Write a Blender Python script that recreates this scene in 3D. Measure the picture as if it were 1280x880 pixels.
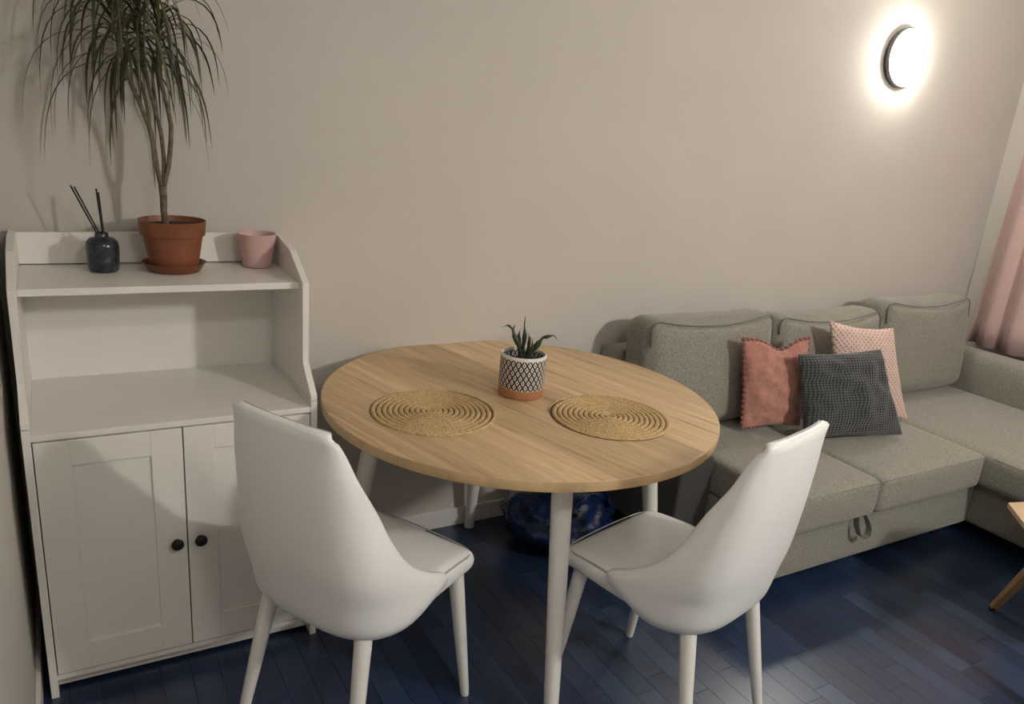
import bpy, bmesh, math, random
from mathutils import Vector, Matrix, noise
PI = math.pi
for o in list(bpy.data.objects): bpy.data.objects.remove(o, do_unlink=True)
S = bpy.context.scene
COL = S.collection

# ------------------------------------------------------------------ camera, world, exposure
cd = bpy.data.cameras.new('camera'); cam = bpy.data.objects.new('camera', cd); COL.objects.link(cam)
cd.sensor_width = 36.0; cd.lens = 974.9 / 1280 * 36; cd.clip_start = 0.02
cd.shift_x = -1.05 / 1280; cd.shift_y = 23.3 / 1280
yaw, pitch, roll = 0.5438, -0.3101, 0.0879
f_ = Vector((math.sin(yaw)*math.cos(pitch), math.cos(yaw)*math.cos(pitch), math.sin(pitch)))
r0 = Vector((math.cos(yaw), -math.sin(yaw), 0)); u0 = r0.cross(f_)
r_ = r0*math.cos(roll) + u0*math.sin(roll); u_ = -r0*math.sin(roll) + u0*math.cos(roll)
M = Matrix((r_, u_, -f_)).transposed().to_4x4(); M.translation = (0.1106, -2.4638, 1.547)
cam.matrix_world = M
S.camera = cam
w = bpy.data.worlds.new('world'); S.world = w; w.use_nodes = True
w.node_tree.nodes['Background'].inputs[0].default_value = (0.02, 0.022, 0.03, 1)
w.node_tree.nodes['Background'].inputs[1].default_value = 0.3
S.view_settings.view_transform = 'Standard'; S.view_settings.look = 'None'
S.view_settings.gamma = 1; S.view_settings.use_curve_mapping = False
S.view_settings.exposure = 2.48
WALL_LAMP_STRENGTH = 20.0       # emission of the round wall lamp's diffuser
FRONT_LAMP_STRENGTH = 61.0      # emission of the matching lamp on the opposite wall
FILL_LAMP_STRENGTH = 7.2         # emission of the added fill lamp, unseen on the ceiling behind the camera
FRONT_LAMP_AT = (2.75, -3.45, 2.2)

# ------------------------------------------------------------------ helpers
def link(name, me, mat=None, parent=None):
    o = bpy.data.objects.new(name, me); COL.objects.link(o)
    if mat:
        me.materials.clear(); me.materials.append(mat)
    if parent: o.parent = parent
    return o
def obj(name, bm, mat, parent=None, smooth=False, normals=True):
    if normals: bmesh.ops.recalc_face_normals(bm, faces=bm.faces)
    me = bpy.data.meshes.new(name); bm.to_mesh(me); bm.free()
    if smooth:
        for p in me.polygons: p.use_smooth = True
    return link(name, me, mat, parent)
def sharp(o, ang=35):
    for p in o.data.polygons: p.use_smooth = True
    o.data.set_sharp_from_angle(angle=math.radians(ang)); return o
def thing(name, label, cat, loc=(0,0,0), rz=0, group=None):
    o = bpy.data.objects.new(name, None); COL.objects.link(o); o.empty_display_size = .05
    o.location = loc; o.rotation_euler = (0,0,rz)
    return tag(o, label, cat, group)
def tag(o, label, cat, group=None):
    o['label'] = label; o['category'] = cat
    if group: o['group'] = group
    return o
def struct(o): o['kind'] = 'structure'; return o
def box(bm, x0, x1, y0, y1, z0, z1, bev=0, seg=2):
    vs = [bm.verts.new((x,y,z)) for z in (z0,z1) for y in (y0,y1) for x in (x0,x1)]
    fs = [(0,2,3,1),(4,5,7,6),(0,1,5,4),(2,6,7,3),(0,4,6,2),(1,3,7,5)]
    F = [bm.faces.new([vs[i] for i in f]) for f in fs]
    if bev:
        es = list({e for f in F for e in f.edges})
        bmesh.ops.bevel(bm, geom=es, offset=bev, segments=seg, affect='EDGES', profile=.5)
    return bm
def bx(*a, **k): return box(bmesh.new(), *a, **k)
def lathe(bm, prof, n=32, c=(0,0,0), cap0=True, cap1=True):
    rings = []
    for (r, z) in prof:
        rings.append([bm.verts.new((c[0]+r*math.cos(2*PI*i/n), c[1]+r*math.sin(2*PI*i/n), c[2]+z)) for i in range(n)])
    for a, b in zip(rings, rings[1:]):
        for i in range(n): bm.faces.new((a[i], a[(i+1)%n], b[(i+1)%n], b[i]))
    if cap0: bm.faces.new(rings[0][::-1])
    if cap1: bm.faces.new(rings[-1])
    return bm
def tube(bm, pts, rad, n=8, closed=False, cap=True):
    pts = [Vector(p) for p in pts]; N = len(pts)
    if not hasattr(rad, '__len__'): rad = [rad]*N
    rings = []; up = None
    for i in range(N):
        if closed: t = (pts[(i+1)%N] - pts[i-1])
        else: t = pts[min(i+1,N-1)] - pts[max(i-1,0)]
        t.normalize()
        if up is None:
            up = Vector((0,0,1)) if abs(t.z) < .9 else Vector((1,0,0))
        a = (up - t*up.dot(t)).normalized(); b = t.cross(a); up = a
        rings.append([bm.verts.new(pts[i] + (a*math.cos(2*PI*k/n) + b*math.sin(2*PI*k/n))*rad[i]) for k in range(n)])
    for i in range(N if closed else N-1):
        A, B = rings[i], rings[(i+1)%N]
        for k in range(n): bm.faces.new((A[k], A[(k+1)%n], B[(k+1)%n], B[k]))
    if cap and not closed:
        bm.faces.new(rings[0][::-1]); bm.faces.new(rings[-1])
    return bm
def prism(bm, poly, axis, a0, a1, bev=0):
    # poly in the two remaining axes, in order
    def P(u, v, a): return {'x': (a,u,v), 'y': (u,a,v), 'z': (u,v,a)}[axis]
    A = [bm.verts.new(P(u,v,a0)) for u,v in poly]; B = [bm.verts.new(P(u,v,a1)) for u,v in poly]
    n = len(poly)
    F = [bm.faces.new(A[::-1]), bm.faces.new(B)] + [bm.faces.new((A[i],A[(i+1)%n],B[(i+1)%n],B[i])) for i in range(n)]
    if bev: bmesh.ops.bevel(bm, geom=list({e for f in F for e in f.edges}), offset=bev, segments=2, affect='EDGES', profile=.5)
    return bm
def lerp(a, b, t): return a + (b-a)*t
def spline(xs, ys, x):
    # Catmull-Rom through (xs, ys)
    n = len(xs)
    if x <= xs[0]: return ys[0]
    if x >= xs[-1]: return ys[-1]
    i = max(k for k in range(n-1) if xs[k] <= x)
    t = (x-xs[i])/(xs[i+1]-xs[i]); h = xs[i+1]-xs[i]
    def sl(k):
        if k == 0: return (ys[1]-ys[0])/(xs[1]-xs[0])
        if k == n-1: return (ys[-1]-ys[-2])/(xs[-1]-xs[-2])
        return (ys[k+1]-ys[k-1])/(xs[k+1]-xs[k-1])
    m0, m1 = sl(i)*h, sl(i+1)*h
    return (2*t**3-3*t*t+1)*ys[i] + (t**3-2*t*t+t)*m0 + (-2*t**3+3*t*t)*ys[i+1] + (t**3-t*t)*m1
def softbox(half, r, n=(14,14,8), crown=(0,0,0), wr=0, seed=0, fn=None):
    """rounded upholstered block, crown = bulge of the faces along each axis, wr = wrinkle depth"""
    bm = bmesh.new(); H = Vector(half); cache = {}
    def vert(a):
        k = tuple(round(c, 5) for c in a)
        if k in cache: return cache[k]
        q = Vector((a[0]*H.x, a[1]*H.y, a[2]*H.z))
        inn = Vector([max(-(H[i]-r), min(H[i]-r, q[i])) for i in range(3)])
        d = q - inn
        if d.length > 1e-9: q = inn + d.normalized()*r
        for i in range(3):
            j, k2 = (i+1)%3, (i+2)%3
            b = (1-a[j]**2)*(1-a[k2]**2)
            q[i] += crown[i]*b*a[i]
        if wr:
            nz = noise.noise(q*5+Vector((seed,seed*2,0)))*.6 + noise.noise(q*11+Vector((seed,0,seed)))*.4
            q += q.normalized()*nz*wr
        if fn: q = fn(q, a)
        v = bm.verts.new(q); cache[k] = v; return v
    def g(m):   # parameter spacing, denser by the edges
        return [math.sin((2*i/m-1)*PI/2)*.5 + (2*i/m-1)*.5 for i in range(m+1)]
    G = [g(m) for m in n]
    for ax in range(3):
        j, k = (ax+1)%3, (ax+2)%3
        for s in (-1, 1):
            for a in range(n[j]):
                for b in range(n[k]):
                    vs = []
                    for (da, db) in ((0,0),(1,0),(1,1),(0,1)):
                        c = [0,0,0]; c[ax] = s; c[j] = G[j][a+da]; c[k] = G[k][b+db]; vs.append(vert(c))
                    if s < 0: vs.reverse()
                    bm.faces.new(vs)
    return bm

# ------------------------------------------------------------------ materials
def mat(name):
    m = bpy.data.materials.new(name); m.use_nodes = True
    nt = m.node_tree; b = nt.nodes['Principled BSDF']
    return m, nt, b
def nd(nt, t, **kw):
    n = nt.nodes.new(t)
    for k, v in kw.items():
        if k.startswith('i_'): n.inputs[int(k[2:])].default_value = v
        else: setattr(n, k, v)
    return n
def lk(nt, a, b): nt.links.new(a, b)
def ramp(nt, fac, stops):
    r = nt.nodes.new('ShaderNodeValToRGB'); e = r.color_ramp.elements
    while len(e) < len(stops): e.new(.5)
    for el, (p, c) in zip(e, stops): el.position = p; el.color = (*c, 1)
    lk(nt, fac, r.inputs[0]); return r.outputs[0]
def mix(nt, fac, a, b, mode='MIX'):
    n = nd(nt, 'ShaderNodeMix', data_type='RGBA', blend_type=mode)
    for s, v in ((0, fac), (6, a), (7, b)):
        if hasattr(v, 'is_output'): lk(nt, v, n.inputs[s])
        else: n.inputs[s].default_value = (*v, 1) if isinstance(v, tuple) else v
    return n.outputs[2]
def math_(nt, op, a, b=None, c=None):
    n = nd(nt, 'ShaderNodeMath', operation=op)
    for i, v in enumerate((a, b, c)):
        if v is None: continue
        if hasattr(v, 'is_output'): lk(nt, v, n.inputs[i])
        else: n.inputs[i].default_value = v
    return n.outputs[0]
def coords(nt, scale=(1,1,1), which='Object', rot=(0,0,0)):
    t = nd(nt, 'ShaderNodeTexCoord'); m = nd(nt, 'ShaderNodeMapping')
    m.inputs['Scale'].default_value = scale; m.inputs['Rotation'].default_value = rot
    lk(nt, t.outputs[which], m.inputs[0]); return m.outputs[0]
def noise_(nt, vec, scale, detail=3, rough=.5):
    n = nd(nt, 'ShaderNodeTexNoise'); n.inputs['Scale'].default_value = scale
    n.inputs['Detail'].default_value = detail; n.inputs['Roughness'].default_value = rough
    if vec: lk(nt, vec, n.inputs['Vector'])
    return n.outputs[0]
def bump(nt, b, h, strength=.3, dist=.002):
    n = nd(nt, 'ShaderNodeBump'); n.inputs['Strength'].default_value = strength; n.inputs['Distance'].default_value = dist
    lk(nt, h, n.inputs['Height']); lk(nt, n.outputs[0], b.inputs['Normal'])
def plain(name, c, rough=.5, var=.06, scale=6, bmp=0, bscale=200, metal=0, spec=.5):
    m, nt, b = mat(name)
    v = coords(nt)
    n = noise_(nt, v, scale)
    col = ramp(nt, n, [(.3, tuple(x*(1-var) for x in c)), (.7, tuple(min(1, x*(1+var)) for x in c))])
    lk(nt, col, b.inputs['Base Color']); b.inputs['Roughness'].default_value = rough
    b.inputs['Metallic'].default_value = metal; b.inputs['Specular IOR Level'].default_value = spec
    if bmp: bump(nt, b, noise_(nt, v, bscale, 4), bmp, .001)
    return m
M_wall = plain('painted_wall', (.53,.497,.452), .75, .025, 2.5, .12, 160)
M_ceil = plain('painted_ceiling', (.75,.71,.66), .85, .02, 2)
M_trim = plain('white_trim', (.70,.675,.64), .45, .02, 3)
M_cab = plain('white_cabinet_foil', (.80,.775,.725), .38, .02, 5, .03, 90)
M_gap = plain('dark_gap', (.02,.02,.02), .9)
M_knob = plain('dark_knob_metal', (.02,.019,.018), .4, .2, 60, 0, 1, .6)
M_leather = plain('white_leatherette', (.83,.83,.82), .36, .02, 5, .10, 420)
M_pipe = plain('grey_piping', (.44,.43,.41), .5)
M_legw = plain('white_lacquer', (.80,.78,.74), .3, .015, 6)
M_lamp_rim = plain('grey_lamp_metal', (.12,.12,.12), .4, .1, 20, 0, 1, .7)
M_terra = plain('terracotta_plastic', (.205,.066,.028), .42, .12, 22, .05, 60)
M_soil = plain('potting_soil', (.03,.017,.011), .95, .5, 90, .8, 140)
M_cup = plain('pink_ceramic', (.60,.39,.38), .4, .05, 14)
M_stick = plain('black_reed', (.012,.011,.010), .6)
M_bark = plain('dracaena_bark', (.15,.115,.075), .85, .4, 70, .6, 120)
M_leaf = None
def leafmat(name, c, c2):
    m, nt, b = mat(name)
    i = nd(nt, 'ShaderNodeObjectInfo')
    lk(nt, mix(nt, i.outputs['Random'], c, c2), b.inputs['Base Color'])
    b.inputs['Roughness'].default_value = .45
    return m
M_leaf = leafmat('dracaena_leaf', (.026,.036,.012), (.070,.074,.026))
M_succ = leafmat('succulent_leaf', (.012,.024,.012), (.028,.045,.020))
# floor planks: navy wood print, tone by object
def floormat():
    m, nt, b = mat('navy_floorboards')
    i = nd(nt, 'ShaderNodeObjectInfo')
    geo = nd(nt, 'ShaderNodeNewGeometry')
    mp = nd(nt, 'ShaderNodeMapping'); mp.inputs['Scale'].default_value = (34, 2.2, 1)
    lk(nt, geo.outputs['Position'], mp.inputs[0])
    n = noise_(nt, mp.outputs[0], 2.2, 6, .65)
    tone = ramp(nt, i.outputs['Random'], [(0,(.012,.024,.062)), (.5,(.016,.033,.078)), (.85,(.022,.045,.097)), (1,(.034,.064,.125))])
    grain = ramp(nt, n, [(.3,(.86,.86,.88)), (.65,(1.10,1.09,1.07))])
    lk(nt, mix(nt, 1.0, tone, grain, 'MULTIPLY'), b.inputs['Base Color'])
    lk(nt, ramp(nt, n, [(.3,(.29,)*3), (.7,(.34,)*3)]), b.inputs['Roughness'])
    b.inputs['Specular IOR Level'].default_value = .85
    bump(nt, b, n, .10, .0008)
    return m
M_floor = floormat()
M_sub = plain('dark_joint', (.006,.008,.016), .8)
# oak table top, printed staves
def oak():
    m, nt, b = mat('oak_laminate')
    t = nd(nt, 'ShaderNodeTexCoord'); mp = nd(nt, 'ShaderNodeMapping')
    mp.inputs['Rotation'].default_value = (0, 0, math.radians(-15))
    lk(nt, t.outputs['Object'], mp.inputs[0])
    sp = nd(nt, 'ShaderNodeSeparateXYZ'); lk(nt, mp.outputs[0], sp.inputs[0])
    stave = math_(nt, 'FLOOR', math_(nt, 'MULTIPLY', sp.outputs[0], 9.0))
    wn = nd(nt, 'ShaderNodeTexWhiteNoise', noise_dimensions='1D'); lk(nt, stave, wn.inputs['W'])
    seg = math_(nt, 'FLOOR', math_(nt, 'ADD', math_(nt, 'MULTIPLY', sp.outputs[1], .0), math_(nt, 'MULTIPLY', wn.outputs[0], 3.0)))
    wn2 = nd(nt, 'ShaderNodeTexWhiteNoise', noise_dimensions='2D')
    cb = nd(nt, 'ShaderNodeCombineXYZ'); lk(nt, stave, cb.inputs[0]); lk(nt, seg, cb.inputs[1]); lk(nt, cb.outputs[0], wn2.inputs['Vector'])
    # stretched grain, offset per stave
    cb2 = nd(nt, 'ShaderNodeCombineXYZ')
    lk(nt, math_(nt, 'MULTIPLY', sp.outputs[0], 26), cb2.inputs[0])
    lk(nt, math_(nt, 'ADD', math_(nt, 'MULTIPLY', sp.outputs[1], 1.3), math_(nt, 'MULTIPLY', wn2.outputs[0], 40)), cb2.inputs[1])
    g1 = noise_(nt, cb2.outputs[0], 1.3, 5, .6)
    cb3 = nd(nt, 'ShaderNodeCombineXYZ')
    lk(nt, math_(nt, 'MULTIPLY', sp.outputs[0], 170), cb3.inputs[0]); lk(nt, math_(nt, 'MULTIPLY', sp.outputs[1], 5), cb3.inputs[1])
    g2 = noise_(nt, cb3.outputs[0], 1.5, 3, .6)
    base = ramp(nt, g1, [(.27,(.30,.185,.090)), (.42,(.56,.390,.212)), (.55,(.62,.445,.25)), (.75,(.78,.60,.37))])
    tone = ramp(nt, wn2.outputs[0], [(0,(.80,.78,.75)), (1,(1.08,1.08,1.08))])
    c = mix(nt, 1.0, base, tone, 'MULTIPLY')
    c = mix(nt, .55, c, ramp(nt, g2, [(.3,(.70,.68,.66)), (.65,(1.1,1.1,1.1))]), 'MULTIPLY')
    lk(nt, c, b.inputs['Base Color']); b.inputs['Roughness'].default_value = .42
    bump(nt, b, g2, .12, .0006)
    return m
M_oak = oak()
M_oakband = plain('oak_edge_band', (.50,.35,.19), .45, .14, 18, .05, 120)
def jute():
    m, nt, b = mat('woven_jute')
    v = coords(nt)
    n = noise_(nt, v, 190, 3, .7); n2 = noise_(nt, v, 30, 2)
    c = ramp(nt, n, [(.3,(.27,.165,.068)), (.5,(.56,.39,.185)), (.72,(.76,.57,.30))])
    c = mix(nt, .4, c, ramp(nt, n2, [(.3,(.75,.72,.7)), (.7,(1.1,1.1,1.1))]), 'MULTIPLY')
    lk(nt, c, b.inputs['Base Color']); b.inputs['Roughness'].default_value = .85
    bump(nt, b, n, .9, .003)
    return m
M_jute = jute()
M_jute_d = plain('dark_jute_backing', (.11,.06,.025), .9, .2, 90)
def weave(name, c1, c2, sc, kind='fine', bs=.5, rough=.9, sheen=.25):
    m, nt, b = mat(name)
    v = coords(nt)
    n = noise_(nt, v, sc, 2, .7)
    h = n
    if kind == 'waffle':
        wv = nd(nt, 'ShaderNodeTexWave', wave_type='BANDS', bands_direction='X'); wv.inputs['Scale'].default_value = 22
        wv.inputs['Distortion'].default_value = .6; wv.inputs['Detail Scale'].default_value = 3
        wv2 = nd(nt, 'ShaderNodeTexWave', wave_type='BANDS', bands_direction='Y'); wv2.inputs['Scale'].default_value = 30
        wv2.inputs['Distortion'].default_value = .6
        lk(nt, v, wv.inputs[0]); lk(nt, v, wv2.inputs[0])
        h = math_(nt, 'ADD', math_(nt, 'MULTIPLY', wv.outputs['Fac'], wv2.outputs['Fac']), math_(nt, 'MULTIPLY', n, .35))
    if kind == 'diamond':
        v2 = coords(nt, rot=(0,0,PI/4))
        wv = nd(nt, 'ShaderNodeTexWave', wave_type='BANDS', bands_direction='X'); wv.inputs['Scale'].default_value = 20
        wv2 = nd(nt, 'ShaderNodeTexWave', wave_type='BANDS', bands_direction='Y'); wv2.inputs['Scale'].default_value = 20
        lk(nt, v2, wv.inputs[0]); lk(nt, v2, wv2.inputs[0])
        h = math_(nt, 'ADD', math_(nt, 'MAXIMUM', wv.outputs['Fac'], wv2.outputs['Fac']), math_(nt, 'MULTIPLY', n, .3))
    fac = n if kind == 'fine' else h
    lo, hi = (.32,.68) if kind == 'fine' else (.15, 1.0)
    lk(nt, ramp(nt, fac, [(lo, c1), (hi, c2)]), b.inputs['Base Color'])
    b.inputs['Roughness'].default_value = rough; b.inputs['Sheen Weight'].default_value = sheen
    b.inputs['Specular IOR Level'].default_value = .2
    bump(nt, b, h, bs, .004 if kind != 'fine' else .0015)
    return m
M_sofa = weave('grey_sofa_fabric', (.145,.138,.115), (.335,.319,.268), 210)
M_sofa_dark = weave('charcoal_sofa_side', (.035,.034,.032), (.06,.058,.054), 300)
M_seam = weave('sofa_welt', (.13,.125,.105), (.20,.19,.16), 330)
M_rose = weave('rose_cotton', (.36,.165,.13), (.46,.225,.175), 60, bs=.25)
M_rose_d = weave('rose_pompom', (.22,.075,.065), (.34,.13,.11), 300)
M_blush = weave('blush_quilt', (.42,.275,.235), (.68,.50,.44), 240, 'diamond', .8)
M_char = weave('charcoal_waffle_knit', (.030,.034,.036), (.115,.122,.122), 260, 'waffle', 1.0)
M_curt = weave('pink_curtain', (.50,.345,.32), (.61,.44,.41), 260, bs=.2)
M_beech = plain('pale_beech', (.58,.43,.27), .4, .08, 9)
M_brass = plain('oak_leg', (.30,.19,.09), .45, .15, 14)
M_black = plain('black_foot', (.012,.012,.012), .5)
M_glassy = None
def glaze():
    m, nt, b = mat('dark_blue_glaze')
    v = coords(nt); n = noise_(nt, v, 45, 5, .7)
    lk(nt, ramp(nt, n, [(.3,(.012,.014,.019)), (.55,(.028,.035,.048)), (.75,(.085,.095,.11))]), b.inputs['Base Color'])
    b.inputs['Roughness'].default_value = .16
    return m
M_glaze = glaze()
def plastic_bag():
    m, nt, b = mat('blue_plastic_film')
    v = coords(nt); n = noise_(nt, v, 9, 5, .6)
    lk(nt, ramp(nt, n, [(.3,(.002,.006,.024)), (.7,(.006,.022,.085))]), b.inputs['Base Color'])
    b.inputs['Roughness'].default_value = .25; b.inputs['Specular IOR Level'].default_value = .7
    bump(nt, b, noise_(nt, v, 20, 4, .6), .45, .010)
    return m
M_bag = plastic_bag()
def emit(name, c, s):
    m = bpy.data.materials.new(name); m.use_nodes = True; nt = m.node_tree; nt.nodes.clear()
    e = nt.nodes.new('ShaderNodeEmission'); o = nt.nodes.new('ShaderNodeOutputMaterial')
    e.inputs[0].default_value = (*c, 1); e.inputs[1].default_value = s; lk(nt, e.outputs[0], o.inputs[0]); return m
M_glow = emit('lit_diffuser', (1.0,.97,.89), WALL_LAMP_STRENGTH)
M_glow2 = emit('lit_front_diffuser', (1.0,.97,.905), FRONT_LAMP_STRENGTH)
def potmat():
    # printed lozenge lattice: black lines and small black seeds on white
    m, nt, b = mat('lozenge_print_ceramic')
    t = nd(nt, 'ShaderNodeTexCoord'); sp = nd(nt, 'ShaderNodeSeparateXYZ'); lk(nt, t.outputs['Object'], sp.inputs[0])
    ang = math_(nt, 'ARCTAN2', sp.outputs[1], sp.outputs[0])
    u = math_(nt, 'MULTIPLY', ang, 26/(2*PI)); vv = math_(nt, 'MULTIPLY', sp.outputs[2], 36.0)
    a = math_(nt, 'FRACT', math_(nt, 'ADD', math_(nt, 'ADD', u, vv), 50)); c = math_(nt, 'FRACT', math_(nt, 'ADD', math_(nt, 'SUBTRACT', u, vv), 50))
    da = math_(nt, 'ABSOLUTE', math_(nt, 'SUBTRACT', a, .5)); dc = math_(nt, 'ABSOLUTE', math_(nt, 'SUBTRACT', c, .5))
    edge = math_(nt, 'MAXIMUM', da, dc)
    line = math_(nt, 'GREATER_THAN', edge, .34)
    seed = math_(nt, 'LESS_THAN', edge, .13)
    band = math_(nt, 'MULTIPLY', math_(nt, 'GREATER_THAN', sp.outputs[2], .031), math_(nt, 'LESS_THAN', sp.outputs[2], .122))
    ink = math_(nt, 'MULTIPLY', math_(nt, 'MAXIMUM', line, seed), band)
    lk(nt, mix(nt, ink, (.72,.68,.64), (.016,.014,.016)), b.inputs['Base Color'])
    b.inputs['Roughness'].default_value = .4
    return m
M_potprint = potmat()
M_clay = plain('raw_clay', (.40,.185,.085), .6, .06, 30)
M_cream = plain('cream_glaze', (.70,.66,.60), .35)

# ------------------------------------------------------------------ room shell
XL, XR, YF, H = -0.032, 4.55, -3.45, 2.5
fl = struct(obj('floor', bx(XL, XR, YF, 0, -.06, -.004), M_sub))
struct(obj('wall_back', bx(XL-.1, XR+.1, 0, .1, -.06, H+.1), M_wall))
struct(obj('wall_left', bx(XL-.1, XL, YF-.1, 0, -.06, H+.1), M_wall))
struct(obj('wall_front', bx(XL-.1, XR+.1, YF-.1, YF, -.06, H+.1), M_wall))
struct(obj('ceiling', bx(XL, XR, YF, 0, H, H+.1), M_ceil))
# right wall with the window opening behind the curtain
bm = bmesh.new()
WY0, WY1, WZ0, WZ1 = -2.2, -.42, .85, 2.2
box(bm, XR, XR+.1, WY1, 0, -.06, H+.1); box(bm, XR, XR+.1, YF-.1, WY0, -.06, H+.1)
box(bm, XR, XR+.1, WY0, WY1, -.06, WZ0); box(bm, XR, XR+.1, WY0, WY1, WZ1, H+.1)
struct(obj('wall_right', bm, plain('pale_wall', (.74,.70,.65), .75, .02, 2.5)))
bm = bmesh.new()
for a in ((WY0,WY0+.06,WZ0,WZ1),(WY1-.06,WY1,WZ0,WZ1),(WY0+.06,WY1-.06,WZ0,WZ0+.06),(WY0+.06,WY1-.06,WZ1-.06,WZ1),((WY0+WY1)/2-.03,(WY0+WY1)/2+.03,WZ0+.06,WZ1-.06)):
    box(bm, XR+.02, XR+.08, a[0], a[1], a[2], a[3])
win = struct(obj('window_1', bm, M_trim))
mg, ntg, bg = mat('window_glass'); bg.inputs['Transmission Weight'].default_value = 1; bg.inputs['Roughness'].default_value = .02
ym = (WY0+WY1)/2
for y0, y1 in ((WY0+.06, ym-.03), (ym+.03, WY1-.06)):
    obj('pane', bx(XR+.045, XR+.052, y0, y1, WZ0+.06, WZ1-.06), mg, win)
def board(name, x0, x1, y0, y1):
    return struct(obj(name, bx(x0, x1, y0, y1, 0, .075, bev=.003), M_trim))
board('baseboard_back', XL+.013, XR, -.013, 0)
board('baseboard_left', XL, XL+.013, YF, 0)
# floor boards: narrow strips running toward the wall, random lengths
random.seed(5)
W_, cells = .074, []
i = 0
x = XL
while x < XR - .005:
    x1 = min(x+W_, XR); y = 0 - random.uniform(0, .3)*0
    first = True
    while y > YF:
        L = random.uniform(.30, .46) if not first else random.uniform(.1, .46)
        first = False
        y1 = max(YF, y-L); cells.append((x, x1, y1, y)); y = y1
    x = x1
def near(c):
    cx, cy = (c[0]+c[1])/2, (c[2]+c[3])/2
    # boards the room leaves bare between the cabinet, table and sofa
    bare = cy < -.40 and cx < 3.55 and cy > -1.75 and not (cx > 2.1 and cy > -.72) and cx*.85 - .75 > -cy - 1.75
    return bare
def keyf(c):
    cx, cy = (c[0]+c[1])/2, (c[2]+c[3])/2
    return (cx-.11)**2 + (cy+2.46)**2
vis = sorted([c for c in cells if near(c)], key=keyf)[:296]
visset = set(vis)
g = .0003
def plank_bm(bm, c):
    x0, x1, y0, y1 = c[0]+g, c[1]-g, c[2]+g, c[3]-g; b = .0004
    lo = [bm.verts.new(p) for p in ((x0,y0,-.004),(x1,y0,-.004),(x1,y1,-.004),(x0,y1,-.004))]
    mi = [bm.verts.new(p) for p in ((x0,y0,-.0008),(x1,y0,-.0008),(x1,y1,-.0008),(x0,y1,-.0008))]
    to = [bm.verts.new(p) for p in ((x0+b,y0+b,0),(x1-b,y0+b,0),(x1-b,y1-b,0),(x0+b,y1-b,0))]
    for A, B in ((lo, mi), (mi, to)):
        for k in range(4): bm.faces.new((A[k], A[(k+1)%4], B[(k+1)%4], B[k]))
    bm.faces.new(to)
rest = [bmesh.new() for _ in range(1)]
for c in cells:
    if c in visset:
        bm = bmesh.new(); plank_bm(bm, c); obj('floorboard', bm, M_floor, fl, normals=False)
    else: plank_bm(rest[0], c)
o = obj('floorboards_beyond', rest[0], M_floor, fl, normals=False); o['kind'] = 'stuff'

# ------------------------------------------------------------------ lamps
def disc_lamp(name, label, loc, rot, glow, R=.125, group=None):
    t = thing(name, label, 'lamp', loc, 0, group); t.rotation_euler = rot
    bm = bmesh.new(); lathe(bm, [(R*.70,0),(R*.70,.010),(R*.98,.012),(R,.016),(R,.030),(R*.985,.033),(R*.90,.033)], 56)
    sharp(obj('lamp_body', bm, M_lamp_rim, t), 30)
    bm = bmesh.new()
    prof = [(R*.955,.0335),(R*.965,.040)] + [(R*.965*math.cos(a), .040+.030*math.sin(a)) for a in [k*PI/2/8 for k in range(1,8)]] + [(.004,.0705)]
    lathe(bm, prof, 56); obj('diffuser', bm, glow, t, smooth=True)
    return t
disc_lamp('wall_lamp', 'round lit wall lamp with dark rim high on the back wall', (3.515,0,1.962), (PI/2,0,0), M_glow)
disc_lamp('wall_lamp', 'round lit wall lamp on the front wall opposite the sofa', FRONT_LAMP_AT, (-PI/2,0,0), M_glow2)

disc_lamp('added_fill_lamp', 'round fill lamp added on the ceiling near the left wall, out of view', (.75,-2.95,2.5), (PI,0,0), emit('added_fill_diffuser', (1.0,.97,.905), FILL_LAMP_STRENGTH), .2)  # added fixture, lifts the left wall, cabinet and left chair back

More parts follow.
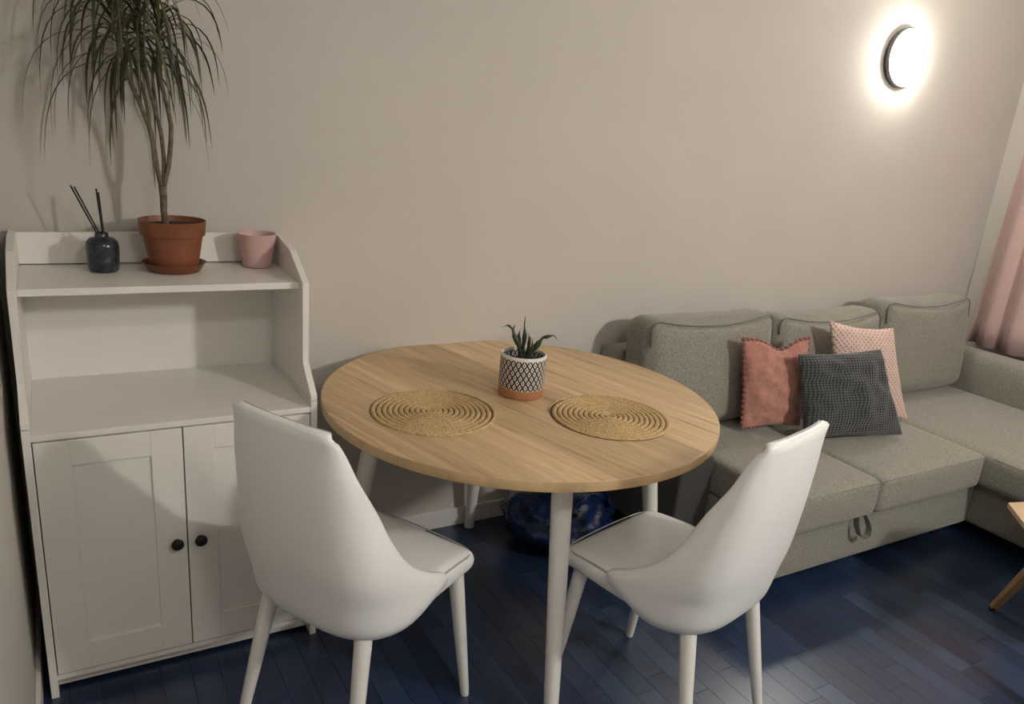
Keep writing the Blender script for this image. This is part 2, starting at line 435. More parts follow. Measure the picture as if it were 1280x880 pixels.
# ------------------------------------------------------------------ cabinet
def cabinet():
    t = thing('white_cabinet', 'tall white wooden cabinet with open hutch and two panelled doors', 'cabinet', (0,0,0))
    W, D, th, hc, hs, top = .70, .46, .018, .745, 1.07, 1.16
    pu = [(-.012,.762),(-.012,top),(-.11,top),(-.235,1.143),(-.374,1.075),(-.376,.848),(-.458,.777),(-.458,.762)]
    pl = [(-.012,0),(-.012,.7605),(-D,.7605),(-D,0),(-D+.04,0),(-D+.05,.012),(-.07,.012),(-.06,0)]
    for x0 in (0, W-th):
        obj('side_panel', prism(bmesh.new(), pl, 'x', x0, x0+th, .0012), M_cab, t)
        obj('hutch_side', prism(bmesh.new(), pu, 'x', x0, x0+th, .0015), M_cab, t)
    obj('worktop', bx(th, W-th, -D+.002, -.03, hc-.016, hc, bev=.0015), M_cab, t)
    obj('back_panel', bx(th, W-th, -.030, -.022, .06, hs-.019), M_cab, t)
    obj('backsplash', bx(th, W-th, -.040, -.022, hs+.003, top-.002, bev=.0015), M_cab, t)
    obj('shelf', bx(th, W-th, -.336, -.030, hs-.018, hs, bev=.0015), M_cab, t)
    obj('floor_panel', bx(th, W-th, -D+.056, -.03, .062, .078), M_cab, t)
    obj('plinth', bx(th, W-th, -D+.036, -D+.052, .012, .052, bev=.001), M_cab, t)
    obj('plinth_rail', bx(th, W-th, -D+.002, -D+.055, .0525, .0675), M_cab, t)
    z0, z1 = .0705, .7255
    for k in range(2):
        x0, x1 = (.0205, .3485) if k == 0 else (.3515, .6795)
        fr = .075; y0, y1 = -D, -D+.018; bm = bmesh.new()
        box(bm, x0, x0+fr, y0, y1, z0, z1, bev=.0012); box(bm, x1-fr, x1, y0, y1, z0, z1, bev=.0012)
        box(bm, x0+fr, x1-fr, y0, y1, z0, z0+fr+.005, bev=.0012); box(bm, x0+fr, x1-fr, y0, y1, z1-fr+.008, z1, bev=.0012)
        d = obj('door', bm, M_cab, t)
        obj('door_panel', bx(x0+fr-.004, x1-fr+.004, y0+.006, y1-.003, z0+fr, z1-fr+.012), M_cab, d)
        kx = .322 if k == 0 else .381
        bm = bmesh.new(); prof = [(.007,0),(.006,.008),(.011,.012),(.0155,.018),(.0160,.023),(.0125,.028),(.004,.030)]
        lathe(bm, prof, 20); bmesh.ops.rotate(bm, verts=bm.verts, matrix=Matrix.Rotation(PI/2, 3, 'X'))
        bmesh.ops.translate(bm, verts=bm.verts, vec=(kx, -D, .402)); obj('knob', bm, M_knob, d, smooth=True)
cabinet()

# ------------------------------------------------------------------ things on the cabinet
SH = 1.0702
def dracaena():
    bx0, by0 = .388, -.145
    t = thing('potted_dracaena', 'tall dragon tree with drooping narrow leaves in a brown plastic pot on the cabinet', 'plant', (bx0, by0, SH))
    bm = bmesh.new()
    lathe(bm, [(.060,0),(.066,.002),(.080,.024),(.083,.026),(.078,.024),(.064,.005),(.02,.004)], 40, cap1=True)
    sharp(obj('saucer', bm, M_terra, t), 40)
    bm = bmesh.new()
    lathe(bm, [(.058,.006),(.061,.006),(.0765,.098),(.0765,.100),(.083,.1015),(.086,.138),(.0865,.1405),(.084,.1405),(.079,.124),(.02,.124)], 44)
    sharp(obj('plant_pot', bm, M_terra, t), 35)
    bm = bmesh.new(); lathe(bm, [(.0795,.1245),(.06,.128),(.03,.127),(.006,.129)], 24, cap0=False); obj('soil', bm, M_soil, t, smooth=True)
    Z = lambda z: z - SH
    fork = Vector((-.020, 0, Z(1.292)))
    bm = bmesh.new(); tube(bm, [(-.016,0,.12),(-.020,.002,.16),(-.019,0,.20),(-.020,0,Z(1.300))], [.0095,.0085,.0095,.0105], 10); obj('trunk', bm, M_bark, t, smooth=True)
    X = lambda x: x - bx0
    stems = [
        ([(X(.366),0,Z(1.296)),(X(.354),-.005,Z(1.36)),(X(.352),-.006,Z(1.40)),(X(.343),-.01,Z(1.45)),(X(.322),-.015,Z(1.51)),(X(.300),-.02,Z(1.57)),(X(.280),-.02,Z(1.66)),(X(.272),-.02,Z(1.75))], .0058),
        ([(X(.371),0,Z(1.300)),(X(.376),.005,Z(1.37)),(X(.372),.008,Z(1.44)),(X(.360),.012,Z(1.50)),(X(.345),.015,Z(1.57)),(X(.338),.018,Z(1.66)),(X(.336),.015,Z(1.74))], .0048),
        ([(X(.371),0,Z(1.298)),(X(.385),-.004,Z(1.35)),(X(.394),-.006,Z(1.42)),(X(.396),-.006,Z(1.46)),(X(.386),-.004,Z(1.52)),(X(.372),-.002,Z(1.58)),(X(.374),0,Z(1.66)),(X(.380),0,Z(1.73))], .0056)]
    heads = []
    for pts, r in stems:
        bm = bmesh.new(); P = [Vector(p) for p in pts]
        fine = []
        for i in range(len(P)-1):
            for k in range(4):
                q = P[i].lerp(P[i+1], k/4); fine.append(q)
        fine.append(P[-1])
        sm = [fine[0]] + [(fine[i-1]+fine[i]*2+fine[i+1])/4 for i in range(1, len(fine)-1)] + [fine[-1]]
        tube(bm, sm, [lerp(r*1.15, r*.85, i/len(sm)) for i in range(len(sm))], 8); obj('stem', bm, M_bark, t, smooth=True)
        heads.append(P)
    rnd = random.Random(11)
    def leaf(base, az, el, L, wid, droop):
        # narrow strap that arches over and hangs
        bm = bmesh.new(); n = 11; prev = None
        d = Vector((math.cos(az)*math.cos(el), math.sin(az)*math.cos(el), math.sin(el)))
        side = Vector((-math.sin(az), math.cos(az), 0)); p = Vector(base)
        tw = rnd.uniform(-.5, .5)
        for i in range(n+1):
            s = i/n
            wv = wid*min(1, .55+s*2.2)*(1-s**3.0)*.5 + .0002
            nrm = side.cross(d).normalized()
            sd = (side*math.cos(tw*s) + nrm*math.sin(tw*s))
            row = [bm.verts.new(p - sd*wv + nrm*wv*.35), bm.verts.new(p), bm.verts.new(p + sd*wv + nrm*wv*.35)]
            if prev:
                for k in range(2): bm.faces.new((prev[k], prev[k+1], row[k+1], row[k]))
            prev = row
            p = p + d*(L/n)
            d = (d + Vector((0,0,-1))*droop*(.25+1.3*s)/n*3.2).normalized()
            if p.y + by0 > -.012: p.y = -.012 - by0
        return obj('leaf', bm, M_leaf, t, smooth=True, normals=False)
    for P, cnt in zip(heads, (50, 34, 44)):
        for k in range(cnt):
            s = k/cnt
            # leaves start along the top of each stem, older ones lower
            seg = lerp(.74, 1.0, s**.8)*(len(P)-1); i = min(int(seg), len(P)-2)
            base = P[i].lerp(P[i+1], seg-i)
            az = k*2.39996 + rnd.uniform(-.3,.3)
            el = lerp(.05, 1.2, s) + rnd.uniform(-.2,.2)
            L = rnd.uniform(.24, .39) - .10*max(0, math.cos(az))*(P is not heads[0])
            if rnd.random() < .1: L *= 1.2
            leaf(base, az, el, L, rnd.uniform(.0065,.0098), rnd.uniform(1.5,3.0))
dracaena()

def diffuser():
    t = thing('reed_diffuser', 'dark blue glazed reed diffuser bottle with black sticks on the cabinet top', 'diffuser', (.214,-.138,SH))
    bm = bmesh.new(); prof = [(.028,0),(.034,.002),(.0375,.008),(.040,.040),(.0405,.068),(.038,.080),(.031,.0885),(.019,.092),(.0165,.0945),(.0165,.103),(.015,.104),(.012,.103),(.012,.08)]
    lathe(bm, prof, 36); sharp(obj('bottle', bm, M_glaze, t), 50)
    for a, b in (((-.004,.002,.085),(-.062,.012,.222)),((.002,-.004,.085),(-.054,.004,.220)),((.004,.003,.085),(-.004,.01,.216)),((.006,-.003,.085),(.000,-.002,.208))):
        bm = bmesh.new(); tube(bm, [a,b], .0021, 6); obj('stick', bm, M_stick, t)
diffuser()
bm = bmesh.new(); lathe(bm, [(.036,0),(.040,.003),(.0555,.096),(.056,.099),(.0535,.099),(.050,.093),(.036,.006),(.006,.005)], 40)
o = sharp(obj('pink_cup', bm, M_cup), 40); o.location = (.620,-.105,SH)
tag(o, 'empty pale pink ceramic plant cup at the right end of the cabinet top', 'cup')

# ------------------------------------------------------------------ table
TC, TR, TZ = Vector((1.295,-.567,0)), .592, .755
def table():
    t = thing('round_table', 'round oak topped dining table on four white tapered legs', 'table', TC)
    bm = bmesh.new(); lathe(bm, [(TR-.0020,TZ-.027),(TR-.0020,TZ-.0006),(TR-.0026,TZ)], 128); sharp(obj('tabletop', bm, M_oak, t), 30)
    bm = bmesh.new(); lathe(bm, [(TR-.0018,TZ-.0268),(TR-.0004,TZ-.0262),(TR,TZ-.025),(TR,TZ-.002),(TR-.0005,TZ-.0008),(TR-.0018,TZ-.0003)], 128, cap0=False, cap1=False); sharp(obj('edge_band', bm, M_oakband, t), 40)
    bm = bmesh.new()
    for a in (-105, -15):
        c, s = math.cos(math.radians(a)), math.sin(math.radians(a))
        P = [(-.36,-.012),(.36,-.012),(.36,.012),(-.36,.012)]
        prism(bm, [(c*u-s*v, s*u+c*v) for u,v in P], 'z', TZ-.060, TZ-.028)
    obj('under_frame', bm, M_legw, t)
    for k in range(4):
        a = math.radians(-105+90*k); c, s = math.cos(a), math.sin(a)
        bm = bmesh.new(); P0, P1 = Vector((c*.425, s*.425, TZ-.0275)), Vector((c*.545, s*.545, 0))
        tube(bm, [P0, P0.lerp(P1,.5), P1], [.029,.025,.019], 20)
        for v in bm.verts:
            if v.co.z < .02: v.co.z = max(v.co.z, 0) if v.co.z > .0 else 0
            if v.co.z > TZ-.04: v.co.z = TZ-.0275
        l = obj('leg', bm, M_legw, t, smooth=False); sharp(l, 50)
table()
def placemat(x, y, rz, label):
    t = thing('jute_placemat', label, 'placemat', (x,y,TZ+.0002), rz, 'round jute placemats on the table')
    turns, R, seg = 12, .183, 56
    pitch = R/turns; bm = bmesh.new(); prev = None; n = turns*seg; NP = 6
    for i in range(n+1):
        a = 2*PI*i/seg; r = pitch*(i/seg)
        r = max(r, .001)
        row = []
        hw = pitch*.5*.90
        plait = 1 + .10*math.sin(i*2*PI/3.0)
        if i > n-seg//3: hw *= max(.02, (n-i)/(seg/3)); r -= pitch*.5*(1-(n-i)/(seg/3))
        for k in range(NP+1):
            q = -1 + 2*k/NP
            rr = max(0.0003, r - hw + hw*q); zz = .0048*math.sqrt(max(0,1-abs(q)**3.2))*plait + .0003
            row.append(bm.verts.new((rr*math.cos(a), rr*math.sin(a), zz)))
        if prev:
            for k in range(NP): bm.faces.new((prev[k], row[k], row[k+1], prev[k+1]))
        prev = row
    o = obj('spiral_cord', bm, M_jute, t, smooth=True, normals=False)
    bm = bmesh.new(); lathe(bm, [(R-pitch*.6,0),(R-pitch*.6,.0012)], 64); obj('backing', bm, M_jute_d, t)
placemat(.981,-.614, .9, 'round spiral jute placemat left of the patterned pot, nearer the cabinet')
placemat(1.452,-.806, 2.6, 'round spiral jute placemat right of the patterned pot, nearer the sofa')
def table_plant():
    t = thing('potted_succulent', 'small dark succulent in a black and white lozenge pot with clay base on the table', 'plant', (1.298,-.555,TZ+.0002))
    R = .0695
    bm = bmesh.new(); lathe(bm, [(R-.012,0),(R-.004,.001),(R-.001,.006),(R,.030)], 48, cap1=False); sharp(obj('clay_base', bm, M_clay, t), 50)
    bm = bmesh.new(); lathe(bm, [(R,.030),(R+.0003,.0305),(R+.0003,.126),(R,.130),(R-.003,.132),(R-.006,.130),(R-.006,.098),(.01,.098)], 64, cap0=False); sharp(obj('pot', bm, M_potprint, t), 50)
    bm = bmesh.new(); lathe(bm, [(R-.0062,.101),(.04,.104),(.004,.105)], 24, cap0=False); obj('soil', bm, M_soil, t, smooth=True)
    # leaves: end offset (camera right along r_), heights
    rr = Vector((r_.x, r_.y, 0)).normalized(); ff = Vector((f_.x, f_.y, 0)).normalized()
    L = [[(.000,.0,.100),(-.012,0,.140),(-.030,0,.176),(-.042,0,.203),(-.054,0,.212),(-.072,0,.205)],
         [(-.002,.0,.100),(-.004,0,.150),(-.002,0,.186),(-.006,0,.215),(-.006,0,.244)],
         [(.004,.0,.100),(.020,0,.134),(.040,0,.162),(.052,0,.182),(.070,0,.188),(.084,0,.192),(.098,0,.178)],
         [(.006,.01,.100),(.012,.02,.140),(.014,.022,.170),(.008,.025,.186)],
         [(-.006,.01,.100),(-.014,.02,.150),(-.020,.02,.176),(-.017,.02,.200)],
         [(.004,-.01,.100),(.014,-.02,.130),(.022,-.024,.158),(.022,-.024,.186)],
         [(-.002,-.012,.100),(-.006,-.022,.126),(-.012,-.028,.150)],
         [(-.004,.02,.100),(-.018,.03,.140),(-.034,.036,.170),(-.038,.034,.196),(-.033,.034,.206)]]
    for pts in L:
        P = [rr*a + ff*b + Vector((0,0,c)) for a,b,c in pts]; fine = []
        for i in range(len(P)-1):
            for k in range(3): fine.append(P[i].lerp(P[i+1], k/3))
        fine.append(P[-1]); n = len(fine); bm = bmesh.new()
        tube(bm, fine, [max(.0006, .0125*(1-(i/(n-1))**1.3)*(.75+.25*math.cos(i*1.1))) for i in range(n)], 6)
        obj('leaf', bm, M_succ, t, smooth=True)
table_plant()

# ------------------------------------------------------------------ chairs
SZ = [.335,.36,.40,.43,.46,.49,.525,.57,.64,.73,.81,.88,.925]
SW = [.226,.229,.231,.232,.233,.233,.229,.222,.208,.191,.176,.158,.146]
SB = [-.222,-.232,-.243,-.251,-.258,-.264,-.270,-.279,-.289,-.300,-.305,-.308,-.309]
SD = [.245,.255,.264,.271,.278,.280,.221,.170,.132,.103,.067,.044,.020]
def shell_point(v, a):
    zb = lerp(.384, .432, abs(a)**11); zt = .922 - .004*a*a - .018*abs(a)**6
    z = lerp(zb, zt, v)
    W, B, D = (spline(SZ, q, z) for q in (SW, SB, SD))
    ph = a*PI/2; e = lerp(.60, .72, min(1, max(0, (z-.55)/.3)))
    x = W*math.copysign(abs(math.sin(ph))**e, ph); y = B + D*(1-max(0, math.cos(ph))**e)
    t = max(0, 1-(z-zb)/.055)                      # the lower edge rolls under the seat
    k = 1 - .13*t**2.6
    x *= k; y = -.02 + (y+.02)*k
    return Vector((x, y, z))
def chair(loc, rz, label):
    t = thing('dining_chair', label, 'chair', loc, rz, 'white dining chairs at the round table')
    NA, NV, TH = 40, 36, .024; bm = bmesh.new()
    vs = [(v/NV)**1.25 for v in range(NV+1)]; As = [-1+2*i/NA for i in range(NA+1)]
    P = [[shell_point(v, a) for a in As] for v in vs]
    def nrm(j, i):
        du = P[j][min(i+1,NA)]-P[j][max(i-1,0)]; dv = P[min(j+1,NV)][i]-P[max(j-1,0)][i]
        return du.cross(dv).normalized()
    Nn = [[nrm(j,i) for i in range(NA+1)] for j in range(NV+1)]
    if Nn[NV//2][NA//2].y > 0: Nn = [[-q for q in r] for r in Nn]   # outward = away from the seat
    O = [[bm.verts.new(P[j][i]) for i in range(NA+1)] for j in range(NV+1)]
    I = [[bm.verts.new(P[j][i]-Nn[j][i]*TH) for i in range(NA+1)] for j in range(NV+1)]
    for j in range(NV):
        for i in range(NA):
            bm.faces.new((O[j][i],O[j][i+1],O[j+1][i+1],O[j+1][i])); bm.faces.new((I[j][i],I[j+1][i],I[j+1][i+1],I[j][i+1]))
    edge = [(j,0) for j in range(NV+1)] + [(NV,i) for i in range(1,NA)] + [(j,NA) for j in range(NV,-1,-1)]
    mid = []
    for k,(j,i) in enumerate(edge):
        j2,i2 = edge[min(k+1,len(edge)-1)]; j1,i1 = edge[max(k-1,0)]
        tq = (P[j2][i2]-P[j1][i1]).normalized(); out = tq.cross(Nn[j][i]).normalized()
        c = Vector((0,-.25,.6))
        if out.dot(P[j][i]-c) < 0: out = -out
        mid.append((bm.verts.new(P[j][i]-Nn[j][i]*TH*.25+out*.0045), bm.verts.new(P[j][i]-Nn[j][i]*TH*.75+out*.0045)))
    for k in range(len(edge)-1):
        (j,i),(j2,i2) = edge[k], edge[k+1]
        for A, B in (((O[j][i],O[j2][i2]),(mid[k][0],mid[k+1][0])), ((mid[k][0],mid[k+1][0]),(mid[k][1],mid[k+1][1])), ((mid[k][1],mid[k+1][1]),(I[j][i],I[j2][i2]))):
            bm.faces.new((A[0],A[1],B[1],B[0]))
    for i in range(NA): bm.faces.new((O[0][i+1],O[0][i],I[0][i],I[0][i+1]))
    cen = bm.verts.new((0,-.06,.385))
    for i in range(NA): bm.faces.new((O[0][i],O[0][i+1],cen))
    back = obj('backrest', bm, M_leather, t, smooth=True)
    pr = [P[j][i]-Nn[j][i]*(TH*1.0) for j,i in edge]
    bm = bmesh.new(); tube(bm, pr, .0026, 6); obj('piping', bm, M_pipe, back, smooth=True)
    # seat pad
    def fn(q, a):
        y = q.y; tpr = 1 - .06*max(0, (q.y)/.2)
        if y < 0: tpr = (1-min(.97, abs(y/.232)**3))**(1/3)
        q.x *= tpr
        if q.z > 0: q.z -= .012*max(0, q.y/.2)**3
        q.z += .0
        return q
    bm = softbox((.208,.190,.034), .03, (16,16,6), (0,.010,.006), 0, 0, fn)
    bmesh.ops.translate(bm, verts=bm.verts, vec=(0,.017,.438)); seat = obj('seat', bm, M_leather, t, smooth=True)
    pts = []
    hx, hy, r = .206, .203, .05
    for cx, cy, a0 in ((hx-r,hy-r,0),(-(hx-r),hy-r,90)):
        for k in range(8):
            a = math.radians(a0+k*90/7); pts.append((cx+r*math.cos(a), cy+r*math.sin(a)))
    pts = [(hx,-.02)] + pts + [(-hx,-.02)]
    dense = []
    for (a,b),(c,d) in zip(pts, pts[1:]):
        m = max(1, int(math.hypot(c-a,d-b)/.02))
        for k in range(m): dense.append((lerp(a,c,k/m), lerp(b,d,k/m)))
    dense.append(pts[-1])
    P3 = []
    for a,b in dense:
        tpr = 1 - .06*max(0, b/.2); ux, uy = a/.208, b/.205
        P3.append((a*tpr*.985, b*.985 + .012*(1-min(1,ux*ux)) + .002, .4645 - .012*max(0,b/.2)**3))
    bm = bmesh.new(); tube(bm, P3, .0024, 6); obj('piping', bm, M_pipe, seat, smooth=True)
    for s in (-1, 1):
        for top, foot in (((.165*s,.150,.415),(.192*s,.200,0)), ((.150*s,-.182,.405),(.190*s,-.262,0))):
            A, B = Vector(top), Vector(foot); bm = bmesh.new()
            tube(bm, [A, A.lerp(B,.5), A.lerp(B,.97), B], [.0215,.0175,.0125,.0115], 18)
            zmin = min(v.co.z for v in bm.verts)
            for v in bm.verts:
                if v.co.z < .006: v.co.z = 0
            l = obj('leg', bm, M_legw, t); sharp(l, 50)
def face(v): return math.atan2(v[1], v[0]) - PI/2
chair((1.470,-1.100,0), face((-.25,.97)), 'white leatherette dining chair in front of the sofa, tucked under the right of the table')
chair((.735,-.808,0), face((.88,.47)), 'white leatherette dining chair standing in front of the cabinet doors')

# ------------------------------------------------------------------ sofa
def sofa():
    t = thing('corner_sofa', 'grey corner sofa with chaise along the back wall beneath the wall lamp', 'sofa', (2.0,0,0))
    X = lambda x: x - 2.0
    def blk(name, x0, x1, y0, y1, z0, z1, r, crown=(0,0,0), wr=0, seed=0, n=(16,16,8), fn=None, m=None, rot=None, par=None):
        bm = softbox(((x1-x0)/2,(y1-y0)/2,(z1-z0)/2), r, n, crown, wr, seed, fn)
        if rot: bmesh.ops.rotate(bm, verts=bm.verts, matrix=Matrix.Rotation(rot, 3, 'X'))
        bmesh.ops.translate(bm, verts=bm.verts, vec=(X((x0+x1)/2),(y0+y1)/2,(z0+z1)/2))
        return obj(name, bm, m or M_sofa, par or t, smooth=True)
    blk('back_frame', 1.995, 4.31, -.125, -.018, .07, .715, .018, m=M_sofa)
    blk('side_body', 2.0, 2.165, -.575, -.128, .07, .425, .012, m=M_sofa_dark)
    blk('base_panel', 2.172, 3.40, -.885, -.55, .07, .268, .008)
    blk('base_panel', 3.40, 4.30, -1.52, -.55, .07, .268, .008)
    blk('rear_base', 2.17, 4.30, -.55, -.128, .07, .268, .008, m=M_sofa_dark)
    # seats
    for x0, x1 in ((2.165, 2.652), (2.655, 3.325)):
        s = blk('seat_cushion', x0, x1, -.935, -.13, .2695, .415, .024, (0,.004,.010), .002, x0)
        P = []
    c = blk('chaise_cushion', 3.328, 4.125, -1.56, -.13, .2695, .415, .024, (.004,.004,.012), .002, 7)
    # welts along the front edges of the seats
    for s, pts in (('seat', [(X(2.18),-.930,.402),(X(2.64),-.930,.402)]), ('seat', [(X(2.67),-.930,.402),(X(3.315),-.930,.402)]), ('seat', [(X(3.332),-1.53,.402),(X(3.332),-.96,.402)])):
        bm = bmesh.new(); tube(bm, [Vector(pts[0]).lerp(Vector(pts[1]), k/10) for k in range(11)], .0032, 6); obj('welt', bm, M_seam, t, smooth=True)
    blk('armrest', 4.128, 4.31, -1.56, -.128, .07, .605, .045, (.0,.0,.008), .002, 3)
    # back cushions: lean on the frame, tops sag in the middle
    def backc(x0, x1, seed, ztop, yb, dy=0):
        hx, hy, hz = (x1-x0)/2, .095, (ztop-.412)/2
        def fn(q, a):
            q.z += (.012*(1-a[0]**2)*a[1] - .022*(1-a[0]**2))*max(0, a[2])**2      # seam sags, top bulges behind it
            q.x *= 1 - .02*abs(a[2])
            q.y += .018*max(0, a[2])**2*0
            return q
        bm = softbox((hx,hy,hz), .062, (24,12,22), (.008,.026,.010), .011, seed, fn)
        R = Matrix.Rotation(-.13, 3, 'X')
        C = Vector((X((x0+x1)/2), yb, .412+hz+.008))
        bmesh.ops.rotate(bm, verts=bm.verts, matrix=R); bmesh.ops.translate(bm, verts=bm.verts, vec=C)
        o = obj('back_cushion', bm, M_sofa, t, smooth=True)
        # welt round the front face
        pts = []
        ex, ez, r = hx-.010, hz-.010, .045
        ring = []
        for cx, cz, a0 in ((ex-r,ez-r,0),(-(ex-r),ez-r,90),(-(ex-r),-(ez-r),180),(ex-r,-(ez-r),270)):
            for k in range(6):
                a = math.radians(a0+k*18); ring.append((cx+r*math.cos(a), cz+r*math.sin(a)))
        dense = []
        for (a,b),(c,d) in zip(ring, ring[1:]+ring[:1]):
            m = max(1, int(math.hypot(c-a,d-b)/.03))
            for k in range(m): dense.append((lerp(a,c,k/m), lerp(b,d,k/m)))
        for a,b in dense:
            u, v = a/hx, b/hz
            q = Vector((a*(1-.02*abs(v)), -hy+.016-.014*(1-u*u), b - .042*(1-u*u)*max(0, v)**2))
            pts.append(R @ q + C)
        n0 = len(ring); keep = [(q, b) for q, (a, b) in zip(pts, dense) if b > hz*.45]
        keep.sort(key=lambda e: -e[0].x if False else e[0].x)
        bm = bmesh.new(); tube(bm, [q for q, b in sorted(keep, key=lambda e: math.atan2(e[0].z-(C.z-hz*.6), e[0].x-C.x))], .0034, 6); obj('welt', bm, M_seam, o, smooth=True)
    backc(2.02, 2.705, 1, .868, -.215)
    backc(2.72, 3.42, 4, .848, -.215)
    backc(3.435, 4.125, 9, .885, -.215)
    # pull loop on the base and feet
    bm = bmesh.new(); L = []
    cx, y = X(2.628), -.892
    A = [(-.040,.262),(-.038,.225),(-.022,.190),(.004,.172),(.026,.180),(.032,.205),(.018,.240),(.004,.262)]
    for i, (dx, z) in enumerate(A): L.append((cx+dx, y-.012-.02*math.sin(i/7*PI), z))
    prev = None; fine = []
    for i in range(len(L)-1):
        for k in range(4): fine.append(Vector(L[i]).lerp(Vector(L[i+1]), k/4))
    fine.append(Vector(L[-1]))
    for i, q in enumerate(fine):
        tq = (fine[min(i+1,len(fine)-1)] - fine[max(i-1,0)]).normalized(); sd = Vector((0,1,0)); nn = tq.cross(sd).normalized()
        row = [bm.verts.new(q + sd*a*.012 + nn*b*.0016) for a,b in ((-1,-1),(1,-1),(1,1),(-1,1))]
        if prev:
            for k in range(4): bm.faces.new((prev[k],prev[(k+1)%4],row[(k+1)%4],row[k]))
        prev = row
    obj('pull_loop', bm, M_seam, t)
    for x, y in ((2.25,-.82),(3.3,-.82),(3.46,-1.42),(4.2,-1.42),(2.08,-.1),(4.2,-.1)):
        bm = bmesh.new(); lathe(bm, [(.02,0),(.024,.071)], 16, (X(x),y,0)); obj('foot', bm, M_black, t)
sofa()

# ------------------------------------------------------------------ throw pillows
def pillow(name, label, m, TL, TR_, BL, BR, T, wr, seed, sag=0, group='throw pillows on the sofa', pinch=.075, rnd=.0):
    """four corners in the room; the cover is bilinear between them and puffed to thickness T"""
    TL, TR_, BL, BR = map(Vector, (TL,TR_,BL,BR)); c = (TL+TR_+BL+BR)/4
    ex = ((TR_+BR)-(TL+BL)).normalized(); ez = ((TL+TR_)-(BL+BR)); ez = (ez-ex*ez.dot(ex)).normalized(); ey = ex.cross(ez)
    R = Matrix((ex, ez, -ey)).transposed()     # local: x right, y up, z out toward the viewer (-ey)
    if R.determinant() < 0: R = Matrix((ex, ez, ex.cross(ez))).transposed()
    inv = R.inverted(); K = [inv @ (q-c) for q in (TL,TR_,BL,BR)]
    N = 34; bm = bmesh.new(); rows = {}
    def pos(u, v, s):
        cr = 1 - rnd*(u*u*v*v)**2
        uu = u*(1-pinch*(1-v*v))*cr; vv = v*(1-pinch*(1-u*u))*cr
        a, b = (uu+1)/2, (vv+1)/2
        q = K[2].lerp(K[3], a).lerp(K[0].lerp(K[1], a), b).copy()
        if sag: q.y -= sag*math.exp(-((u-.12)/.42)**2)*max(0, v)**3
        e = max(0, (1-u*u)*(1-v*v))
        th = T*(e**.5)
        nz = noise.noise(Vector((u*1.6+seed, v*2.0, seed)))*.55 + noise.noise(Vector((u*3.5-seed, v*4.5+seed, s)))*.45
        q.z += s*th*(1 + .25*nz*min(1, wr*60)) + s*nz*wr*min(1, e*6)
        return q
    S1 = {}
    for s in (1, -1):
        for i in range(N+1):
            for j in range(N+1):
                u, v = math.sin((2*i/N-1)*PI/2), math.sin((2*j/N-1)*PI/2)
                edge = i in (0,N) or j in (0,N)
                if edge and s < 0: S1[(i,j,s)] = S1[(i,j,1)]
                else: S1[(i,j,s)] = bm.verts.new(pos(u, v, s))
    for s in (1, -1):
        for i in range(N):
            for j in range(N):
                f = [S1[(i,j,s)],S1[(i+1,j,s)],S1[(i+1,j+1,s)],S1[(i,j+1,s)]]
                bm.faces.new(f if s > 0 else f[::-1])
    edge_pts = [pos(u, v, 0) for u, v in [(-1+2*k/15, 1) for k in range(16)] + [(-1, -1+2*k/16) for k in range(16)] + [(-1+2*k/15,-1) for k in range(1,5)] + [(1, 1-2*k/16) for k in range(1,9)]]
    t = thing(name, label, 'pillow', c, 0, group)
    t.rotation_euler = R.to_euler()
    o = obj('cover', bm, m, t, smooth=True)
    return t, edge_pts
ZS = .428
t, E = pillow('throw_pillow', 'dusty rose pillow with pompom trim, leftmost of the sofa pillows', M_rose,
    (2.405,-.380,.812), (2.748,-.420,.806), (2.440,-.425,ZS+.012), (2.742,-.468,ZS), .050, .022, 3, .040, rnd=.03)
me = None
for q in E:
    if me is None:
        bm = bmesh.new(); bmesh.ops.create_icosphere(bm, subdivisions=2, radius=.0095)
        for f in bm.faces: f.smooth = True
        me = bpy.data.meshes.new('pompom'); bm.to_mesh(me); bm.free(); me.materials.append(M_rose_d)
    o = bpy.data.objects.new('pompom', me); COL.objects.link(o); o.parent = t; o.location = q
pillow('throw_pillow', 'pale blush quilted pillow standing behind the charcoal pillow', M_blush,
    (2.885,-.392,.862), (3.235,-.455,.826), (2.965,-.445,ZS), (3.335,-.560,ZS), .050, .008, 8, pinch=.09)
pillow('throw_pillow', 'charcoal waffle knit pillow leaning in front of the blush pillow', M_char,
    (2.580,-.500,.776), (3.050,-.545,.778), (2.612,-.585,ZS), (3.115,-.700,ZS), .060, .026, 21, pinch=.095, rnd=.05)

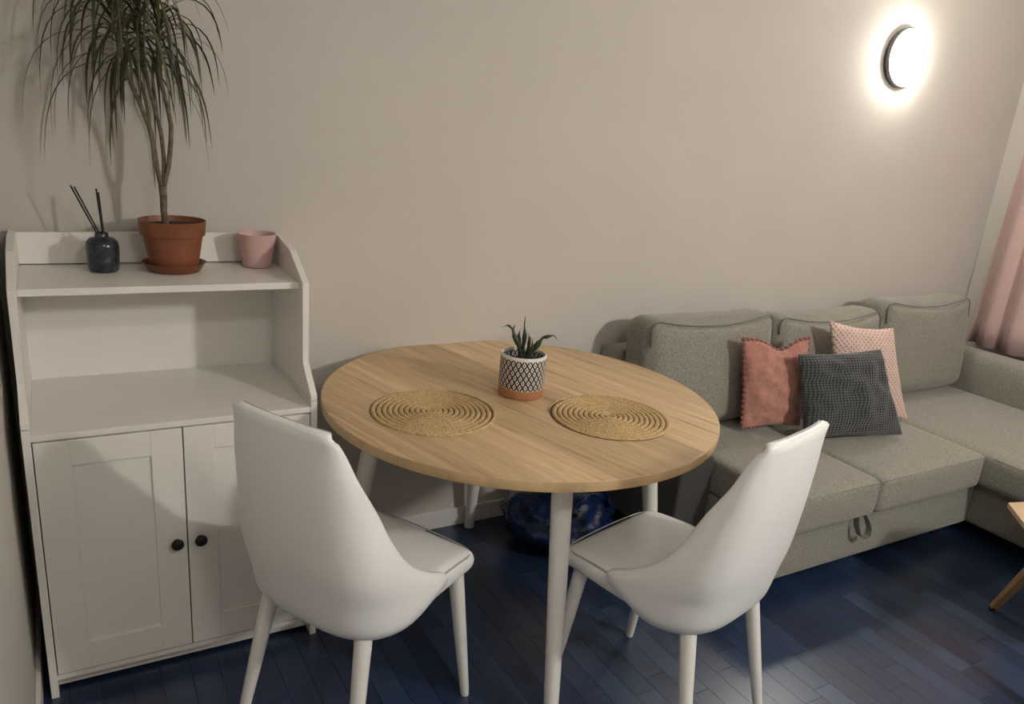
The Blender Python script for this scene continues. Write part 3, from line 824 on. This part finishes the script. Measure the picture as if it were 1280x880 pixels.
# ------------------------------------------------------------------ curtain
def curtain():
    t = thing('pink_curtain', 'dusty pink curtain hanging on the right wall behind the sofa arm', 'curtain', (4.46,0,0))
    y0, y1, z0, z1 = -.10, -2.3, .585, 2.34
    bm = bmesh.new(); NX, NZ = 130, 14; rows = []
    for j in range(NZ+1):
        z = lerp(z0, z1, j/NZ); row = []
        for i in range(NX+1):
            s = i/NX; y = lerp(y0, y1, s)
            a = .030*(1 - .35*j/NZ)
            x = a*math.sin(s*2*PI*15 + .5*math.sin(j*.25)) + .012*math.sin(s*2*PI*6.3+1)
            row.append(bm.verts.new((x-.0, y - .02*math.cos(s*2*PI*15)*(1-j/NZ)*.5 - .05*(j/NZ)*(1-s), z)))
        rows.append(row)
    for j in range(NZ):
        for i in range(NX): bm.faces.new((rows[j][i], rows[j][i+1], rows[j+1][i+1], rows[j+1][i]))
    o = obj('curtain_cloth', bm, M_curt, t, smooth=True)
    m = o.modifiers.new('thick', 'SOLIDIFY'); m.thickness = .002
    bm = bmesh.new(); tube(bm, [(0,-.06,2.36),(0,-2.4,2.36)], .012, 12); obj('curtain_rod', bm, M_lamp_rim, t, smooth=True)
    bm = bmesh.new()
    for y in (-.12,-2.34): tube(bm, [(0,y,2.36),(.09,y,2.36)], .008, 8)
    obj('rod_bracket', bm, M_lamp_rim, t)
curtain()

# ------------------------------------------------------------------ side table at the right edge
def coffee_table():
    c0 = Vector((2.848,-1.265)); e1 = Vector((.97,-.24)).normalized(); e2 = Vector((-.727,-.687)).normalized()
    e1 = Vector((.727,-.687)); e2 = Vector((-.687*.0-.60,-.80))
    e1 = Vector((.9648,-.263)); e2 = Vector((-.70,-.714))
    A = c0; B = c0 + e1*.62; C_ = B + e2*.62; D_ = c0 + e2*.62
    ctr = (A+B+C_+D_)/4
    t = thing('coffee_table', 'pale wooden coffee table corner with splayed leg in front of the chaise', 'table', (ctr.x, ctr.y, 0))
    poly = [tuple(q-ctr) for q in (A, D_, C_, B)]
    obj('tabletop', prism(bmesh.new(), poly, 'z', .432, .450, .002), M_beech, t)
    for q in (A, B, C_, D_):
        d = (Vector(q)-ctr); n = d.normalized(); foot = d - n*.0; 
        if q is A: foot = Vector((2.951,-1.274)) - ctr; top = Vector((3.03,-1.42)) - ctr
        else: foot = d - n*.10; top = d - n*.24
        P0, P1 = Vector((top.x, top.y, .432)), Vector((foot.x, foot.y, .006)); bm = bmesh.new()
        tube(bm, [P0, P1], [.030,.015], 4); l = obj('leg', bm, M_brass, t)
        bm = bmesh.new(); lathe(bm, [(.012,0),(.014,.012)], 12, (foot.x,foot.y,0)); obj('foot_pad', bm, M_black, t)
coffee_table()

# ------------------------------------------------------------------ blue bag under the table
def bag():
    t = thing('blue_bag', 'crumpled blue plastic bag on the floor under the table against the wall', 'bag', (1.70,-.265,0))
    bm = bmesh.new(); bmesh.ops.create_icosphere(bm, subdivisions=5, radius=1)
    for v in bm.verts:
        d = v.co.normalized()
        nz = noise.noise(d*2.2+Vector((3,1,0)))*.5 + abs(noise.noise(d*5.5))*.30 + abs(noise.noise(d*12))*.12
        k = 1 + .28*nz - .06
        z = max(-1, d.z)
        sq = 1 if d.z > 0 else lerp(1, .92, -d.z)
        v.co = Vector((d.x*.225*k*sq, min(d.y*.205*k, .225), max(0, .125 + z*.135*k)))
    obj('bag_body', bm, M_bag, t, smooth=True)
    for s, ox in ((1,.05),(-1,.085)):
        bm = bmesh.new(); pts = []
        for k in range(17):
            a = k/16*PI; pts.append(Vector((ox + .085*math.cos(a)*1.0, -.10 - .03*s, .185 + .075*math.sin(a)*(1 if s > 0 else .75))))
        prev = None
        for k, q in enumerate(pts):
            wv = .012 + .006*math.sin(k*1.3); row = [bm.verts.new(q + Vector((0,-wv,.3*wv))), bm.verts.new(q + Vector((0,0,.004))), bm.verts.new(q + Vector((0,wv,-.2*wv)))]
            if prev:
                for i in range(2): bm.faces.new((prev[i],prev[i+1],row[i+1],row[i]))
            prev = row
        o = obj('handle', bm, M_bag, t, smooth=True); m = o.modifiers.new('thick','SOLIDIFY'); m.thickness = .0012
bag()
